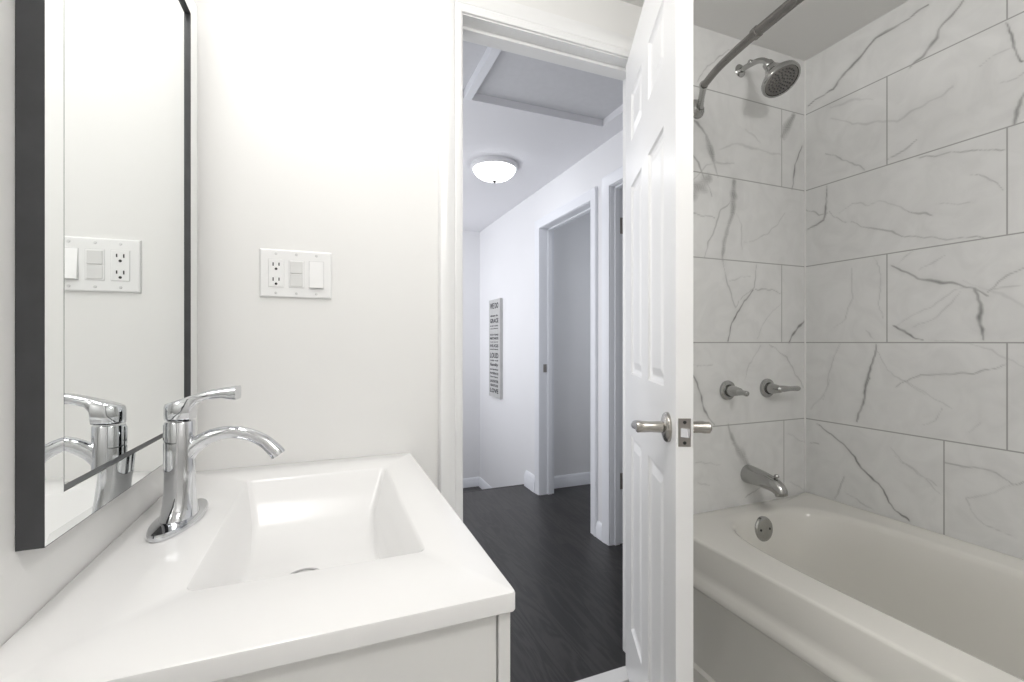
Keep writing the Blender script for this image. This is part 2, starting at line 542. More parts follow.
# ------------------------------------------------------------------ marble tile walls, with their veins
def vein_field(U, V, lines, seed):
    """U, V arrays of wall coordinates; lines: (points, width, strength)"""
    rs = np.random.RandomState(seed)
    du = np.zeros_like(U); dv = np.zeros_like(U)
    for a, fq in ((0.0034, 50), (0.0016, 120), (0.0008, 250)):
        for _ in range(3):
            t = rs.rand() * 6.28
            ph = rs.rand() * 6.28
            du += a / 1.7 * np.sin(fq * (U * np.cos(t) + V * np.sin(t)) + ph)
            t = rs.rand() * 6.28
            dv += a / 1.7 * np.sin(fq * (U * np.cos(t) + V * np.sin(t)) + ph * 2)
    wob = 0.5 + 0.5 * np.sin(45 * U + 9 * np.sin(11 * V) + 1.5 * np.sin(38 * V))
    fine = 0.5 + 0.5 * np.sin(420 * U + 300 * V + 5 * np.sin(160 * V - 70 * U))
    out = np.zeros_like(U)
    for pts, w, s in lines:
        p = np.array(pts, float)
        seglen = np.linalg.norm(np.diff(p, axis=0), axis=1)
        cum = np.concatenate([[0], np.cumsum(seglen)]); tot = cum[-1]
        lo = p.min(0) - 0.05; hi = p.max(0) + 0.05
        idx = np.where((U > lo[0]) & (U < hi[0]) & (V > lo[1]) & (V < hi[1]))
        if len(idx[0]) == 0:
            continue
        pu = U[idx] + du[idx]; pv = V[idx] + dv[idx]
        best = np.full(pu.shape, 9.0); tt = np.zeros_like(pu)
        for i in range(len(seglen)):
            a = p[i]; b = p[i + 1]; e = b - a
            h = np.clip(((pu - a[0]) * e[0] + (pv - a[1]) * e[1]) / (e @ e), 0, 1)
            d = np.hypot(pu - a[0] - h * e[0], pv - a[1] - h * e[1])
            m = d < best
            best[m] = d[m]; tt[m] = (cum[i] + h[m] * seglen[i]) / tot
        taper = 0.55 + 0.45 * np.sin(np.pi * np.clip(tt, 0.04, 0.96))
        ww = w * (1.9 if w > 0.007 else 1.2) * taper * (0.8 + 0.35 * wob[idx])
        core = np.clip(1.25 - best / ww, 0, 1)
        halo = 0.10 * np.exp(-(best / (ww * 3.2)) ** 2)
        if w > 0.007:
            core = core * (0.70 + 0.30 * fine[idx])
        val = s * np.maximum(core * (0.72 + 0.28 * wob[idx]), halo)
        out[idx] = np.maximum(out[idx], val)
    return np.clip(out, 0, 1)


def tile_wall(name, us, vs, to3, back, lines, m, seed):
    nu, nv = len(us), len(vs)
    Ug, Vg = np.meshgrid(us, vs, indexing='ij')
    vein = vein_field(Ug, Vg, lines, seed).ravel()
    pts = to3(Ug.ravel(), Vg.ravel())
    ii, jj = np.meshgrid(np.arange(nu - 1), np.arange(nv - 1), indexing='ij')
    a = (ii * nv + jj).ravel()
    quads = np.stack([a, a + nv, a + nv + 1, a + 1], 1)
    # skirt back to the wall so that the tiles have thickness
    loop = [i * nv for i in range(nu)] + [(nu - 1) * nv + j for j in range(1, nv)] + [i * nv + nv - 1 for i in range(nu - 2, -1, -1)] + [j for j in range(nv - 2, 0, -1)]
    bpts = pts[loop] + np.array(back)
    n0 = len(pts)
    L_ = len(loop)
    sk = np.array([[loop[k], loop[(k + 1) % L_], n0 + (k + 1) % L_, n0 + k] for k in range(L_)])
    allp = np.vstack([pts, bpts]).astype(np.float32)
    allf = np.vstack([quads, sk]).astype(np.int32)
    me = bpy.data.meshes.new(name)
    me.vertices.add(len(allp)); me.vertices.foreach_set('co', allp.ravel())
    me.loops.add(allf.size); me.loops.foreach_set('vertex_index', allf.ravel())
    me.polygons.add(len(allf)); me.polygons.foreach_set('loop_start', np.arange(0, allf.size, 4, dtype=np.int32))
    me.update(calc_edges=True)
    at = me.attributes.new('vein', 'FLOAT', 'POINT')
    at.data.foreach_set('value', np.concatenate([vein, np.zeros(L_)]).astype(np.float32))
    me.materials.append(m)
    me.validate()
    o = bpy.data.objects.new(name, me)
    o['kind'] = 'structure'
    COL.objects.link(o)
    return o


# vein lines as wall coordinates (along the wall, height)
SIDE_VEINS = [
    ([(1.198, 1.710), (1.202, 1.650), (1.202, 1.605), (1.211, 1.581), (1.279, 1.559)], 0.0034, 0.85),
    ([(1.279, 1.645), (1.231, 1.602), (1.192, 1.608)], 0.0024, 0.50),
    ([(1.185, 1.611), (1.142, 1.564), (1.077, 1.536), (1.017, 1.498), (0.922, 1.455), (0.845, 1.435), (0.733, 1.410)], 0.0024, 0.50),
    ([(1.154, 1.599), (1.106, 1.613), (1.049, 1.595), (1.017, 1.602), (0.965, 1.572), (0.926, 1.545), (0.867, 1.513)], 0.0020, 0.28),
    ([(0.931, 1.548), (0.898, 1.532), (0.867, 1.513)], 0.0024, 0.50),
    ([(0.854, 1.542), (0.811, 1.535), (0.771, 1.527)], 0.0020, 0.28),
    ([(0.763, 1.614), (0.733, 1.582), (0.697, 1.542)], 0.0024, 0.50),
    ([(0.981, 1.375), (0.936, 1.340), (0.889, 1.311), (0.820, 1.287), (0.763, 1.271), (0.735, 1.248)], 0.0036, 0.75),
    ([(0.760, 1.270), (0.752, 1.220), (0.752, 1.170), (0.741, 1.120)], 0.0055, 0.85),
    ([(0.975, 1.167), (0.936, 1.149), (0.894, 1.117)], 0.0034, 0.85),
    ([(0.970, 1.161), (0.898, 1.208), (0.845, 1.242), (0.783, 1.273)], 0.0020, 0.28),
    ([(0.917, 1.160), (0.862, 1.179), (0.828, 1.215), (0.787, 1.263)], 0.0020, 0.28),
    ([(0.960, 1.377), (0.941, 1.393), (0.917, 1.409)], 0.0020, 0.28),
    ([(0.733, 1.257), (0.690, 1.296), (0.656, 1.315)], 0.0024, 0.50),
    ([(0.726, 1.262), (0.656, 1.264)], 0.0020, 0.28),
    ([(0.898, 1.340), (0.845, 1.375), (0.828, 1.382)], 0.0020, 0.28),
    ([(1.108, 1.382), (1.106, 1.271), (1.136, 1.198), (1.173, 1.167)], 0.0020, 0.28),
    ([(1.033, 1.407), (1.012, 1.368), (1.017, 1.239), (1.006, 1.192)], 0.0020, 0.28),
    ([(1.055, 1.158), (1.038, 1.116)], 0.0020, 0.28),
    ([(1.030, 1.098), (1.038, 1.038), (1.060, 0.953), (1.066, 0.902)], 0.0034, 0.85),
    ([(1.050, 0.975), (1.066, 0.927), (1.074, 0.868), (1.090, 0.819)], 0.0034, 0.85),
    ([(1.154, 1.097), (1.179, 1.033), (1.211, 0.887)], 0.0020, 0.28),
    ([(1.189, 0.964), (1.214, 0.900), (1.266, 0.843)], 0.0020, 0.28),
    ([(1.027, 1.074), (0.986, 1.017), (0.926, 0.965), (0.880, 0.936)], 0.0020, 0.28),
    ([(0.944, 0.983), (0.872, 0.937), (0.815, 0.903)], 0.0020, 0.28),
    ([(0.965, 0.961), (0.898, 1.000), (0.828, 1.015), (0.771, 1.009), (0.733, 1.026), (0.690, 1.048)], 0.0024, 0.50),
    ([(0.839, 0.900), (0.855, 0.862), (0.898, 0.845)], 0.0020, 0.28),
    ([(0.747, 0.874), (0.776, 0.841)], 0.0020, 0.28),
    ([(1.233, 0.784), (1.165, 0.746), (1.107, 0.704), (1.063, 0.650), (1.027, 0.620), (1.001, 0.599), (0.982, 0.561), (0.953, 0.532), (0.930, 0.517)], 0.0036, 0.95),
    ([(0.977, 0.750), (0.934, 0.705), (0.890, 0.674), (0.839, 0.632)], 0.0020, 0.28),
    ([(0.962, 0.725), (0.907, 0.680), (0.847, 0.655)], 0.0020, 0.28),
    ([(1.130, 0.609), (1.147, 0.556), (1.165, 0.514)], 0.0024, 0.50),
    ([(1.272, 0.706), (1.227, 0.715)], 0.0024, 0.50),
    ([(0.831, 0.735), (0.776, 0.739), (0.718, 0.730), (0.675, 0.710), (0.658, 0.723)], 0.0024, 0.50),
    ([(0.675, 0.710), (0.718, 0.674), (0.784, 0.635), (0.769, 0.601), (0.732, 0.576), (0.678, 0.568)], 0.0020, 0.28),
    ([(1.124, 0.557), (1.063, 0.523), (1.032, 0.516)], 0.0020, 0.28),
    ([(1.270, 2.053), (1.172, 2.073), (1.140, 2.104), (1.096, 2.130), (1.030, 2.172), (0.965, 2.183), (0.926, 2.183), (0.871, 2.187)], 0.0034, 0.85),
    ([(1.030, 2.172), (0.991, 2.183), (0.965, 2.183)], 0.0045, 0.70),
    ([(0.922, 2.016), (0.884, 2.039), (0.852, 2.071), (0.845, 2.095), (0.814, 2.118), (0.787, 2.145)], 0.0045, 0.75),
    ([(0.693, 2.013), (0.678, 1.965), (0.670, 1.919), (0.656, 1.883)], 0.0034, 0.85),
    ([(0.656, 1.800), (0.668, 1.757), (0.675, 1.719)], 0.0050, 0.75),
    ([(1.205, 1.840), (1.149, 1.804), (1.105, 1.765), (1.063, 1.726)], 0.0024, 0.50),
    ([(1.177, 1.966), (1.105, 1.907), (1.038, 1.886), (0.961, 1.852), (0.912, 1.871), (0.845, 1.883), (0.811, 1.897)], 0.0040, 0.28),
    ([(0.991, 1.737), (0.940, 1.751), (0.905, 1.770)], 0.0024, 0.50),
    ([(1.186, 2.009), (1.096, 1.994), (1.038, 1.966)], 0.0040, 0.22),
    ([(0.755, 1.924), (0.712, 1.936), (0.665, 1.937)], 0.0020, 0.28),
    ([(0.898, 1.711), (0.808, 1.685), (0.750, 1.678), (0.696, 1.654)], 0.0024, 0.50),
    ([(0.706, 1.854), (0.656, 1.855)], 0.0020, 0.28),
]
END_VEINS = [
    ([(1.211, 1.632), (1.237, 1.665), (1.284, 1.702)], 0.0160, 0.60),
    ([(1.406, 1.702), (1.403, 1.649), (1.398, 1.592)], 0.0100, 0.80),
    ([(1.398, 1.592), (1.376, 1.540), (1.357, 1.476), (1.352, 1.413)], 0.0080, 0.70),
    ([(1.390, 1.635), (1.348, 1.593), (1.308, 1.515), (1.284, 1.476), (1.268, 1.420)], 0.0024, 0.50),
    ([(1.214, 1.572), (1.316, 1.558)], 0.0024, 0.50),
    ([(1.415, 1.587), (1.449, 1.540), (1.440, 1.438)], 0.0020, 0.28),
    ([(1.457, 1.484), (1.589, 1.527), (1.672, 1.614)], 0.0020, 0.28),
    ([(1.353, 1.401), (1.373, 1.334), (1.415, 1.242), (1.432, 1.267)], 0.0024, 0.50),
    ([(1.527, 1.406), (1.509, 1.321), (1.440, 1.268)], 0.0024, 0.50),
    ([(1.500, 1.308), (1.440, 1.236), (1.398, 1.185), (1.381, 1.110)], 0.0042, 0.95),
    ([(1.509, 1.315), (1.580, 1.308), (1.654, 1.308)], 0.0024, 0.50),
    ([(1.373, 1.334), (1.492, 1.359)], 0.0020, 0.28),
    ([(1.787, 1.198), (1.729, 1.150), (1.700, 1.110)], 0.0060, 0.90),
    ([(1.654, 1.268), (1.562, 1.188), (1.527, 1.123)], 0.0020, 0.28),
    ([(1.215, 0.991), (1.245, 0.926), (1.267, 0.861), (1.305, 0.810)], 0.0034, 0.85),
    ([(1.547, 1.099), (1.489, 1.026), (1.464, 0.972)], 0.0020, 0.28),
    ([(1.590, 1.099), (1.688, 1.048), (1.733, 0.990), (1.780, 0.924)], 0.0024, 0.50),
    ([(1.230, 1.019), (1.305, 1.029)], 0.0020, 0.28),
    ([(1.383, 0.801), (1.407, 0.734)], 0.0060, 0.60),
    ([(1.407, 0.734), (1.434, 0.695), (1.480, 0.645)], 0.0110, 0.75),
    ([(1.464, 0.523), (1.547, 0.555), (1.599, 0.543), (1.652, 0.524)], 0.0024, 0.50),
    ([(1.688, 0.749), (1.798, 0.702)], 0.0020, 0.28),
    ([(1.706, 0.556), (1.798, 0.506)], 0.0020, 0.28),
    ([(1.222, 0.680), (1.336, 0.663)], 0.0020, 0.28),
    ([(1.230, 0.610), (1.290, 0.591)], 0.0020, 0.28),
    ([(1.234, 2.039), (1.284, 2.107), (1.334, 2.152), (1.398, 2.196)], 0.0024, 0.50),
    ([(1.216, 1.904), (1.253, 1.872), (1.277, 1.848)], 0.0060, 0.70),
    ([(1.277, 1.848), (1.296, 1.808), (1.309, 1.767)], 0.0100, 0.75),
    ([(1.309, 1.767), (1.328, 1.716)], 0.0050, 0.50),
    ([(1.720, 2.010), (1.698, 1.970), (1.664, 1.912)], 0.0110, 0.80),
    ([(1.773, 1.893), (1.735, 1.818), (1.713, 1.721)], 0.0034, 0.85),
    ([(1.334, 1.819), (1.451, 1.852), (1.547, 1.842), (1.646, 1.842)], 0.0050, 0.25),
    ([(1.465, 1.914), (1.540, 1.871)], 0.0040, 0.25),
]
rs = np.random.RandomState(5)


def wild(u0, u1, v0, v1, n):
    out = []
    for _ in range(n):
        p = np.array([rs.uniform(u0, u1), rs.uniform(v0, v1)])
        ang = rs.uniform(0.6, 1.3) * rs.choice([-1, 1])
        q = [p.copy()]
        for _k in range(rs.randint(3, 7)):
            ang += rs.uniform(-0.5, 0.5)
            p = p + np.array([math.cos(ang), math.sin(ang)]) * 0.07
            q.append(p.copy())
        out.append((q, rs.uniform(0.0015, 0.004), rs.uniform(0.15, 0.7)))
    return out


ysf = np.concatenate([np.linspace(-0.245, 0.45, 120, endpoint=False), np.linspace(0.45, YB + 0.004, 240)])
zs = np.linspace(0.42, ZC, 500)
tile_wall('wall_tile_side', ysf, zs, lambda u, v: np.stack([np.full_like(u, XR), u, v], 1), (0.009, 0, 0), SIDE_VEINS + wild(-0.24, 0.50, 0.6, 2.1, 24), M['marble_side'], 3)
xs = np.concatenate([np.linspace(1.025, 1.20, 30, endpoint=False), np.linspace(1.20, XR + 0.004, 190)])
tile_wall('wall_tile_end', xs, zs, lambda u, v: np.stack([u, np.full_like(u, YB), v], 1), (0, 0.009, 0), END_VEINS + wild(1.03, 1.15, 0.6, 2.1, 5), M['marble_end'], 8)
# white bead in the tile corner and along the ceiling
bm = B((XR - 0.004, XR + 0.002, YB - 0.004, YB + 0.002, 0.50, ZC), bev=0.0015)
struct('trim_5', bm, M['caulk'])

# ------------------------------------------------------------------ bathroom door (open, hinged on the right jamb)
H0 = Vector((0.936, 1.300, 0)); P1 = Vector((0.664, 0.752, 0))
dw = (P1 - H0).length
ex = (P1 - H0).normalized()            # along the leaf, from hinge to latch
en = Vector((0.896, -0.443, 0)).normalized()   # towards the bathroom face
DT = 0.035
Dm = Matrix(((ex.x, en.x, 0, H0.x), (ex.y, en.y, 0, H0.y), (0, 0, 1, 0), (0, 0, 0, 1)))
DZ0, DZ1 = 0.018, 2.036
door = bpy.data.objects.new('door_1', None)
door.empty_display_size = 0.05
COL.objects.link(door)
door.location = (H0.x, H0.y, 0)
door['kind'] = 'structure'
tag(door, 'white six-panel bathroom door standing half open before the shower', 'door')


def door_part(name, t, m, smooth=None):
    bmesh.ops.transform(t, matrix=Dm, verts=t.verts)
    return part(name, t, m, door, smooth)


def door_leaf():
    """local: x along leaf, y 0 = hall face, y DT = bathroom face"""
    bm = bmesh.new()
    st, mu = 0.100, 0.085
    pw = (dw - 2 * st - mu) / 2
    xsl = [0, st, st + pw, st + pw + mu, st + 2 * pw + mu, dw]
    zsl = [DZ0, 0.205, 0.815, 1.010, 1.600, 1.742, 1.892, DZ1]
    for side in (0, 1):
        y0 = 0 if side == 0 else DT
        sg = 1 if side == 0 else -1
        for i in range(5):
            for j in range(7):
                x0, x1, z0, z1 = xsl[i], xsl[i + 1], zsl[j], zsl[j + 1]
                if i in (1, 3) and j in (1, 3, 5):
                    rings = []
                    for ins, dep in ((0, 0), (0.004, 0.005), (0.012, 0.0085), (0.017, 0.0085), (0.036, 0.0025), (0.038, 0.0022)):
                        y = y0 + sg * dep
                        rings.append([(x0 + ins, y, z0 + ins), (x1 - ins, y, z0 + ins), (x1 - ins, y, z1 - ins), (x0 + ins, y, z1 - ins)])
                    loft(bm, rings, cap0=False)
                else:
                    bm.faces.new([bm.verts.new(p) for p in ((x0, y0, z0), (x1, y0, z0), (x1, y0, z1), (x0, y0, z1))])
    for a, b in (((0, DZ0), (dw, DZ0)), ((dw, DZ0), (dw, DZ1)), ((dw, DZ1), (0, DZ1)), ((0, DZ1), (0, DZ0))):
        bm.faces.new([bm.verts.new(p) for p in ((a[0], 0, a[1]), (b[0], 0, b[1]), (b[0], DT, b[1]), (a[0], DT, a[1]))])
    bmesh.ops.remove_doubles(bm, verts=bm.verts, dist=0.0004)
    return bm


door_part('leaf', door_leaf(), M['door'])
LX, LZ = dw - 0.060, 0.925


def lever(sg):
    """sg -1: on the hall face, +1: on the bathroom face"""
    y0 = 0 if sg < 0 else DT
    k_ = 1.0 if sg < 0 else 0.78
    ax = frame_to((LX, y0, LZ), (0, sg, 0))
    rose = bmesh.new()
    lathe(rose, [(0.0325, 0), (0.0325, 0.004), (0.030, 0.008), (0.022, 0.011), (0.016, 0.013)], ax)
    neck = bmesh.new()
    lathe(neck, [(0.0135, 0.010), (0.0125, 0.014), (0.0115, 0.040 * k_), (0.0125, 0.052 * k_), (0.0125, 0.066 * k_), (0.010, 0.069 * k_)], ax, 28)
    lv = bmesh.new()
    y = y0 + sg * 0.058 * k_
    tube(lv, [(LX + 0.008, y, LZ), (LX - 0.02, y, LZ - 0.001), (LX - 0.06, y, LZ - 0.006), (LX - 0.092, y - sg * 0.004, LZ - 0.014), (LX - 0.104, y - sg * 0.006, LZ - 0.018)],
         [0.0105, 0.0115, 0.010, 0.0085, 0.005], 20, 6, flat=1.0, ref=(0, 0, 1))
    root = door_part('door_handle', rose, M['nickel'], 40)
    for nm, b_ in (('neck', neck), ('lever', lv)):
        bmesh.ops.transform(b_, matrix=Dm, verts=b_.verts)
        link(nm, local(b_, door), M['nickel'], root, 40)


lever(-1)
lever(1)
lp = B((dw - 0.001, dw + 0.0015, 0.005, 0.030, LZ - 0.029, LZ + 0.029), bev=0.0006)
plate = door_part('latch_plate', lp, M['dark_nickel'])
for zz in (-0.021, 0.021):
    t = bmesh.new()
    lathe(t, [(0.0035, 0), (0.0035, 0.0012), (0.002, 0.0018)], frame_to((dw + 0.0012, DT / 2, LZ + zz), (1, 0, 0)), 14)
    bmesh.ops.transform(t, matrix=Dm, verts=t.verts)
    link('screw', local(t, door), M['black_hole'], plate)
t = bmesh.new()
prof = [(dw, DT / 2 - 0.008), (dw + 0.002, DT / 2 - 0.008), (dw + 0.010, DT / 2 + 0.004), (dw + 0.010, DT / 2 + 0.008), (dw, DT / 2 + 0.008)]
loft(t, [[(a, b, LZ - 0.009) for a, b in prof], [(a, b, LZ + 0.009) for a, b in prof]])
bmesh.ops.transform(t, matrix=Dm, verts=t.verts)
link('latch_bolt', local(t, door), M['chrome'], plate)
for zc in (0.27, 1.05, 1.82):
    t = bmesh.new()
    lathe(t, [(0.005, -0.046), (0.006, -0.044), (0.006, 0.044), (0.005, 0.046)], Matrix.Translation((-0.004, DT + 0.003, zc)), 12)
    door_part('hinge', t, M['nickel'], 40)

# ------------------------------------------------------------------ vanity: cabinet and one-piece top with basin
VX, VY0, VY1 = 0.2155, 0.519, YB - 0.002
VT, VTH = 0.807, 0.0245
cab = empty('vanity_cabinet', (-0.03, 0.9, 0), 'white vanity cabinet standing under the basin top against the switch wall', 'cabinet')
cz1 = VT - VTH
ca, cb, cc, cd = XL + 0.002, VX - 0.022, VY0 + 0.012, VY1 - 0.004
part('side_panel', B((ca, cb, cc, cc + 0.016, 0.0, cz1 - 0.0005), bev=0.0008), M['cabinet'], cab)
part('side_panel', B((ca, cb, cd - 0.016, cd, 0.0, cz1 - 0.0005), bev=0.0008), M['cabinet'], cab)
part('back_panel', B((ca, ca + 0.008, cc + 0.016, cd - 0.016, 0.08, cz1 - 0.0005)), M['cabinet'], cab)
part('bottom_panel', B((ca + 0.008, cb, cc + 0.016, cd - 0.016, 0.08, 0.096), (cb - 0.06, cb - 0.045, cc + 0.016, cd - 0.016, 0.0, 0.08)), M['cabinet'], cab)
for y0, y1 in ((VY0 + 0.009, (VY0 + VY1) / 2 - 0.0015), ((VY0 + VY1) / 2 + 0.0015, VY1 - 0.008)):
    part('door', B((VX - 0.0205, VX - 0.0045, y0, y1, 0.095, cz1 - 0.004), bev=0.002), M['cabinet'], cab)

top = empty('countertop', (-0.03, 0.9, cz1), 'glossy white one-piece vanity top with a moulded rectangular basin', 'vanity top')


def basin_top():
    bm = bmesh.new()
    bx0, bx1, by0, by1 = -0.163, 0.137, 0.667, 1.155
    # basin rings: (inset left, inset right, inset near, inset far, z, corner radius)
    fl = VT - 0.108
    spec = [(0.000, 0.000, 0.000, 0.000, VT, 0.014),
            (0.003, 0.003, 0.003, 0.003, VT - 0.0012, 0.013),
            (0.005, 0.006, 0.006, 0.006, VT - 0.005, 0.012),
            (0.013, 0.020, 0.022, 0.030, VT - 0.040, 0.012),
            (0.022, 0.034, 0.045, 0.062, VT - 0.075, 0.014),
            (0.026, 0.040, 0.070, 0.100, VT - 0.094, 0.016),
            (0.030, 0.044, 0.105, 0.145, VT - 0.104, 0.016),
            (0.036, 0.050, 0.150, 0.190, VT - 0.108, 0.016)]
    K = 6

    def rr(x0, x1, y0, y1, z, r):
        out = []
        for cx, cy, a0 in ((x1 - r, y1 - r, 0), (x0 + r, y1 - r, 90), (x0 + r, y0 + r, 180), (x1 - r, y0 + r, 270)):
            for k in range(K + 1):
                a = R(a0 + 90 * k / K)
                out.append((cx + r * math.cos(a), cy + r * math.sin(a), z))
        return out
    x0, x1, y0, y1 = XL + 0.001, VX, VY0, VY1
    outer = [rr(x0 + 0.001, x1 - 0.001, y0 + 0.001, y1 - 0.001, cz1, 0.006),
             rr(x0, x1, y0, y1, cz1 + 0.0015, 0.007),
             rr(x0, x1, y0, y1, VT - 0.004, 0.007),
             rr(x0 + 0.001, x1 - 0.0012, y0 + 0.0012, y1 - 0.001, VT - 0.0012, 0.006),
             rr(x0 + 0.004, x1 - 0.004, y0 + 0.004, y1 - 0.004, VT, 0.005)]
    inner = [rr(bx0 + l, bx1 - r_, by0 + n_, by1 - f_, z, c) for l, r_, n_, f_, z, c in spec]
    under = [rr(bx0 + l - 0.008, bx1 - r_ + 0.008, by0 + n_ - 0.008, by1 - f_ + 0.008, z - 0.010, c + 0.006) for l, r_, n_, f_, z, c in spec[3:]][::-1]
    l, r_, n_, f_, z, c = spec[2]
    under.append(rr(bx0 + l - 0.008, bx1 - r_ + 0.008, by0 + n_ - 0.008, by1 - f_ + 0.008, cz1, c + 0.006))
    loft(bm, under + outer + inner)
    return bm


part('counter', basin_top(), M['top'], top, 30)
t = bmesh.new()
lathe(t, [(0.030, 0.0), (0.0305, 0.0015), (0.029, 0.003), (0.024, 0.0035), (0.0235, 0.0015), (0.020, 0.0015), (0.019, 0.004), (0.010, 0.006), (0.002, 0.0065)],
      Matrix.Translation((-0.035, 0.883, VT - 0.108)))
part('drain', t, M['drain'], top, 40)

# ------------------------------------------------------------------ faucet
FX, FY = -0.229, 0.934
fau = empty('faucet', (FX, FY, VT), 'polished chrome single-lever faucet standing behind the basin', 'faucet')
fau.rotation_euler = (0, 0, R(-7))


def ell(rx, ry, z, n=48, p=2.0):
    out = []
    for i in range(n):
        a = 2 * math.pi * i / n
        c, s = math.cos(a), math.sin(a)
        out.append((FX + rx * math.copysign(abs(c) ** (2 / p), c), FY + ry * math.copysign(abs(s) ** (2 / p), s), z))
    return out


t = bmesh.new()
loft(t, [ell(0.0310, 0.0885, VT + 0.0003, p=1.85), ell(0.0318, 0.0900, VT + 0.003, p=1.85), ell(0.0318, 0.0900, VT + 0.0075, p=1.85), ell(0.0305, 0.087, VT + 0.0105, p=1.85), ell(0.026, 0.054, VT + 0.0118, p=1.9)])
part('base_plate', t, M['chrome'], fau, 35)
t = bmesh.new()
loft(t, [ell(0.0262, 0.043, VT + 0.0112), ell(0.0258, 0.040, VT + 0.0145), ell(0.0248, 0.0345, VT + 0.021), ell(0.0236, 0.0290, VT + 0.033), ell(0.0226, 0.0245, VT + 0.052), ell(0.0220, 0.0222, VT + 0.080),
         ell(0.0216, 0.0216, VT + 0.12), ell(0.0216, 0.0216, VT + 0.168), ell(0.0208, 0.0208, VT + 0.1695)])
part('body', t, M['chrome'], fau, 35)
t = bmesh.new()
tube(t, [(FX + 0.004, FY, 0.915), (FX + 0.022, FY, 0.934), (FX + 0.047, FY, 0.949), (FX + 0.075, FY, 0.954), (FX + 0.103, FY, 0.949), (FX + 0.128, FY, 0.936), (FX + 0.147, FY, 0.917), (FX + 0.152, FY, 0.910)],
     [0.0165, 0.0132, 0.0115, 0.0108, 0.0108, 0.0113, 0.0126, 0.0128], 24, 8)
part('spout', t, M['chrome'], fau, 45)
# lever: round cap that runs out into a rising, flattened blade
t = bmesh.new()
lv = []
path = [(-0.0215, 0.9785, 1.003, 0.004), (-0.0195, 0.9785, 1.006, 0.011), (-0.012, 0.9785, 1.0085, 0.0182), (0.0, 0.9785, 1.0125, 0.0212), (0.010, 0.9785, 1.0160, 0.0195), (0.0190, 0.9795, 1.0195, 0.0175), (0.0208, 0.998, 1.0202, 0.0168),
        (0.028, 1.0075, 1.0225, 0.0150), (0.045, 1.0130, 1.0275, 0.0135), (0.065, 1.0140, 1.0310, 0.0145), (0.083, 1.0110, 1.0335, 0.0165), (0.088, 1.0110, 1.0335, 0.0170)]
for dx, zb, zt, hw in path:
    e = min(0.004, (zt - zb) * 0.25)
    lv.append([(FX + dx, FY - hw, zb + e), (FX + dx, FY - hw + e, zb), (FX + dx, FY + hw - e, zb), (FX + dx, FY + hw, zb + e),
               (FX + dx, FY + hw, zt - e), (FX + dx, FY + hw - e, zt), (FX + dx, FY - hw + e, zt), (FX + dx, FY - hw, zt - e)])
loft(t, lv)
part('lever', t, M['chrome'], fau, 50)
t = bmesh.new()
lathe(t, [(0.0040, 0.060), (0.0085, 0.086), (0.0092, 0.092), (0.0092, 0.133), (0.0085, 0.135), (0.0085, 0.1365), (0.0092, 0.138), (0.0092, 0.164), (0.0075, 0.167)], Matrix.Translation((FX - 0.0146, FY - 0.001, VT)), 24)
part('lift_rod', t, M['chrome'], fau, 40)

# ------------------------------------------------------------------ mirror on the left wall
MY0, MY1, MZ0, MZ1 = 0.6443, 1.225, 0.890, 1.862
MT = -0.0200                    # it hangs slightly askew: the near edge lies closer to the wall


def mf(y):                      # front of the mirrored border
    return -0.2790 - MT * (y - MY0)


mir = empty('mirror', (XL, 0.87, MZ0), 'tall wall mirror with a mirrored border and black edges over the vanity', 'mirror')
iy0, iy1, iz0, iz1 = MY0 + 0.034, MY1 - 0.060, MZ0 + 0.051, MZ1 - 0.055
BV = 0.0020                     # the border is bevelled: its inner edge stands this much prouder than its outer edge
RC = 0.0040                     # pane depth; a black step runs round it


def slab(bm, y0, y1, z0, z1, d0, d1):
    """d0, d1: depths behind the border's front; d1 None = back to the wall"""
    q = [(y0, z0), (y1, z0), (y1, z1), (y0, z1)]
    loft(bm, [[(mf(y) - d0, y, z) for y, z in q], [((XL + 0.0005) if d1 is None else mf(y) - d1, y, z) for y, z in q]])


t = bmesh.new()
slab(t, MY0, MY1, MZ0, MZ1, RC + 0.0010, None)
w_ = 0.0014
for a_ in ((MY0, MY0 + 0.0007, MZ0, MZ1), (MY1 - 0.0007, MY1, MZ0, MZ1), (MY0, MY1, MZ0, MZ0 + 0.0007), (MY0, MY1, MZ1 - 0.0007, MZ1)):
    slab(t, *a_, 0.0, RC + 0.0010)
for a_ in ((iy0 - w_, iy0, iz0 - w_, iz1 + w_), (iy1, iy1 + w_, iz0 - w_, iz1 + w_), (iy0, iy1, iz0 - w_, iz0), (iy0, iy1, iz1, iz1 + w_)):
    slab(t, *a_, -BV, RC + 0.0010)
part('frame', t, M['frame'], mir)
bd = bmesh.new()
q0 = [(MY0 + 0.0008, MZ0 + 0.0008), (MY1 - 0.0008, MZ0 + 0.0008), (MY1 - 0.0008, MZ1 - 0.0008), (MY0 + 0.0008, MZ1 - 0.0008)]
q1 = [(iy0 - w_, iz0 - w_), (iy1 + w_, iz0 - w_), (iy1 + w_, iz1 + w_), (iy0 - w_, iz1 + w_)]
loft(bd, [[(mf(y) - d, y, z) for y, z in q] for q, d in ((q1, RC + 0.0009), (q0, RC + 0.0009), (q0, 0), (q1, -BV), (q1, RC + 0.0009))], False, False)
bmesh.ops.remove_doubles(bd, verts=bd.verts, dist=0.0001)
part('border_glass', bd, M['mirror'], mir)
t = bmesh.new()
slab(t, iy0 + 0.0005, iy1 - 0.0005, iz0 + 0.0005, iz1 - 0.0005, RC, RC + 0.0009)
part('pane', t, M['mirror'], mir)

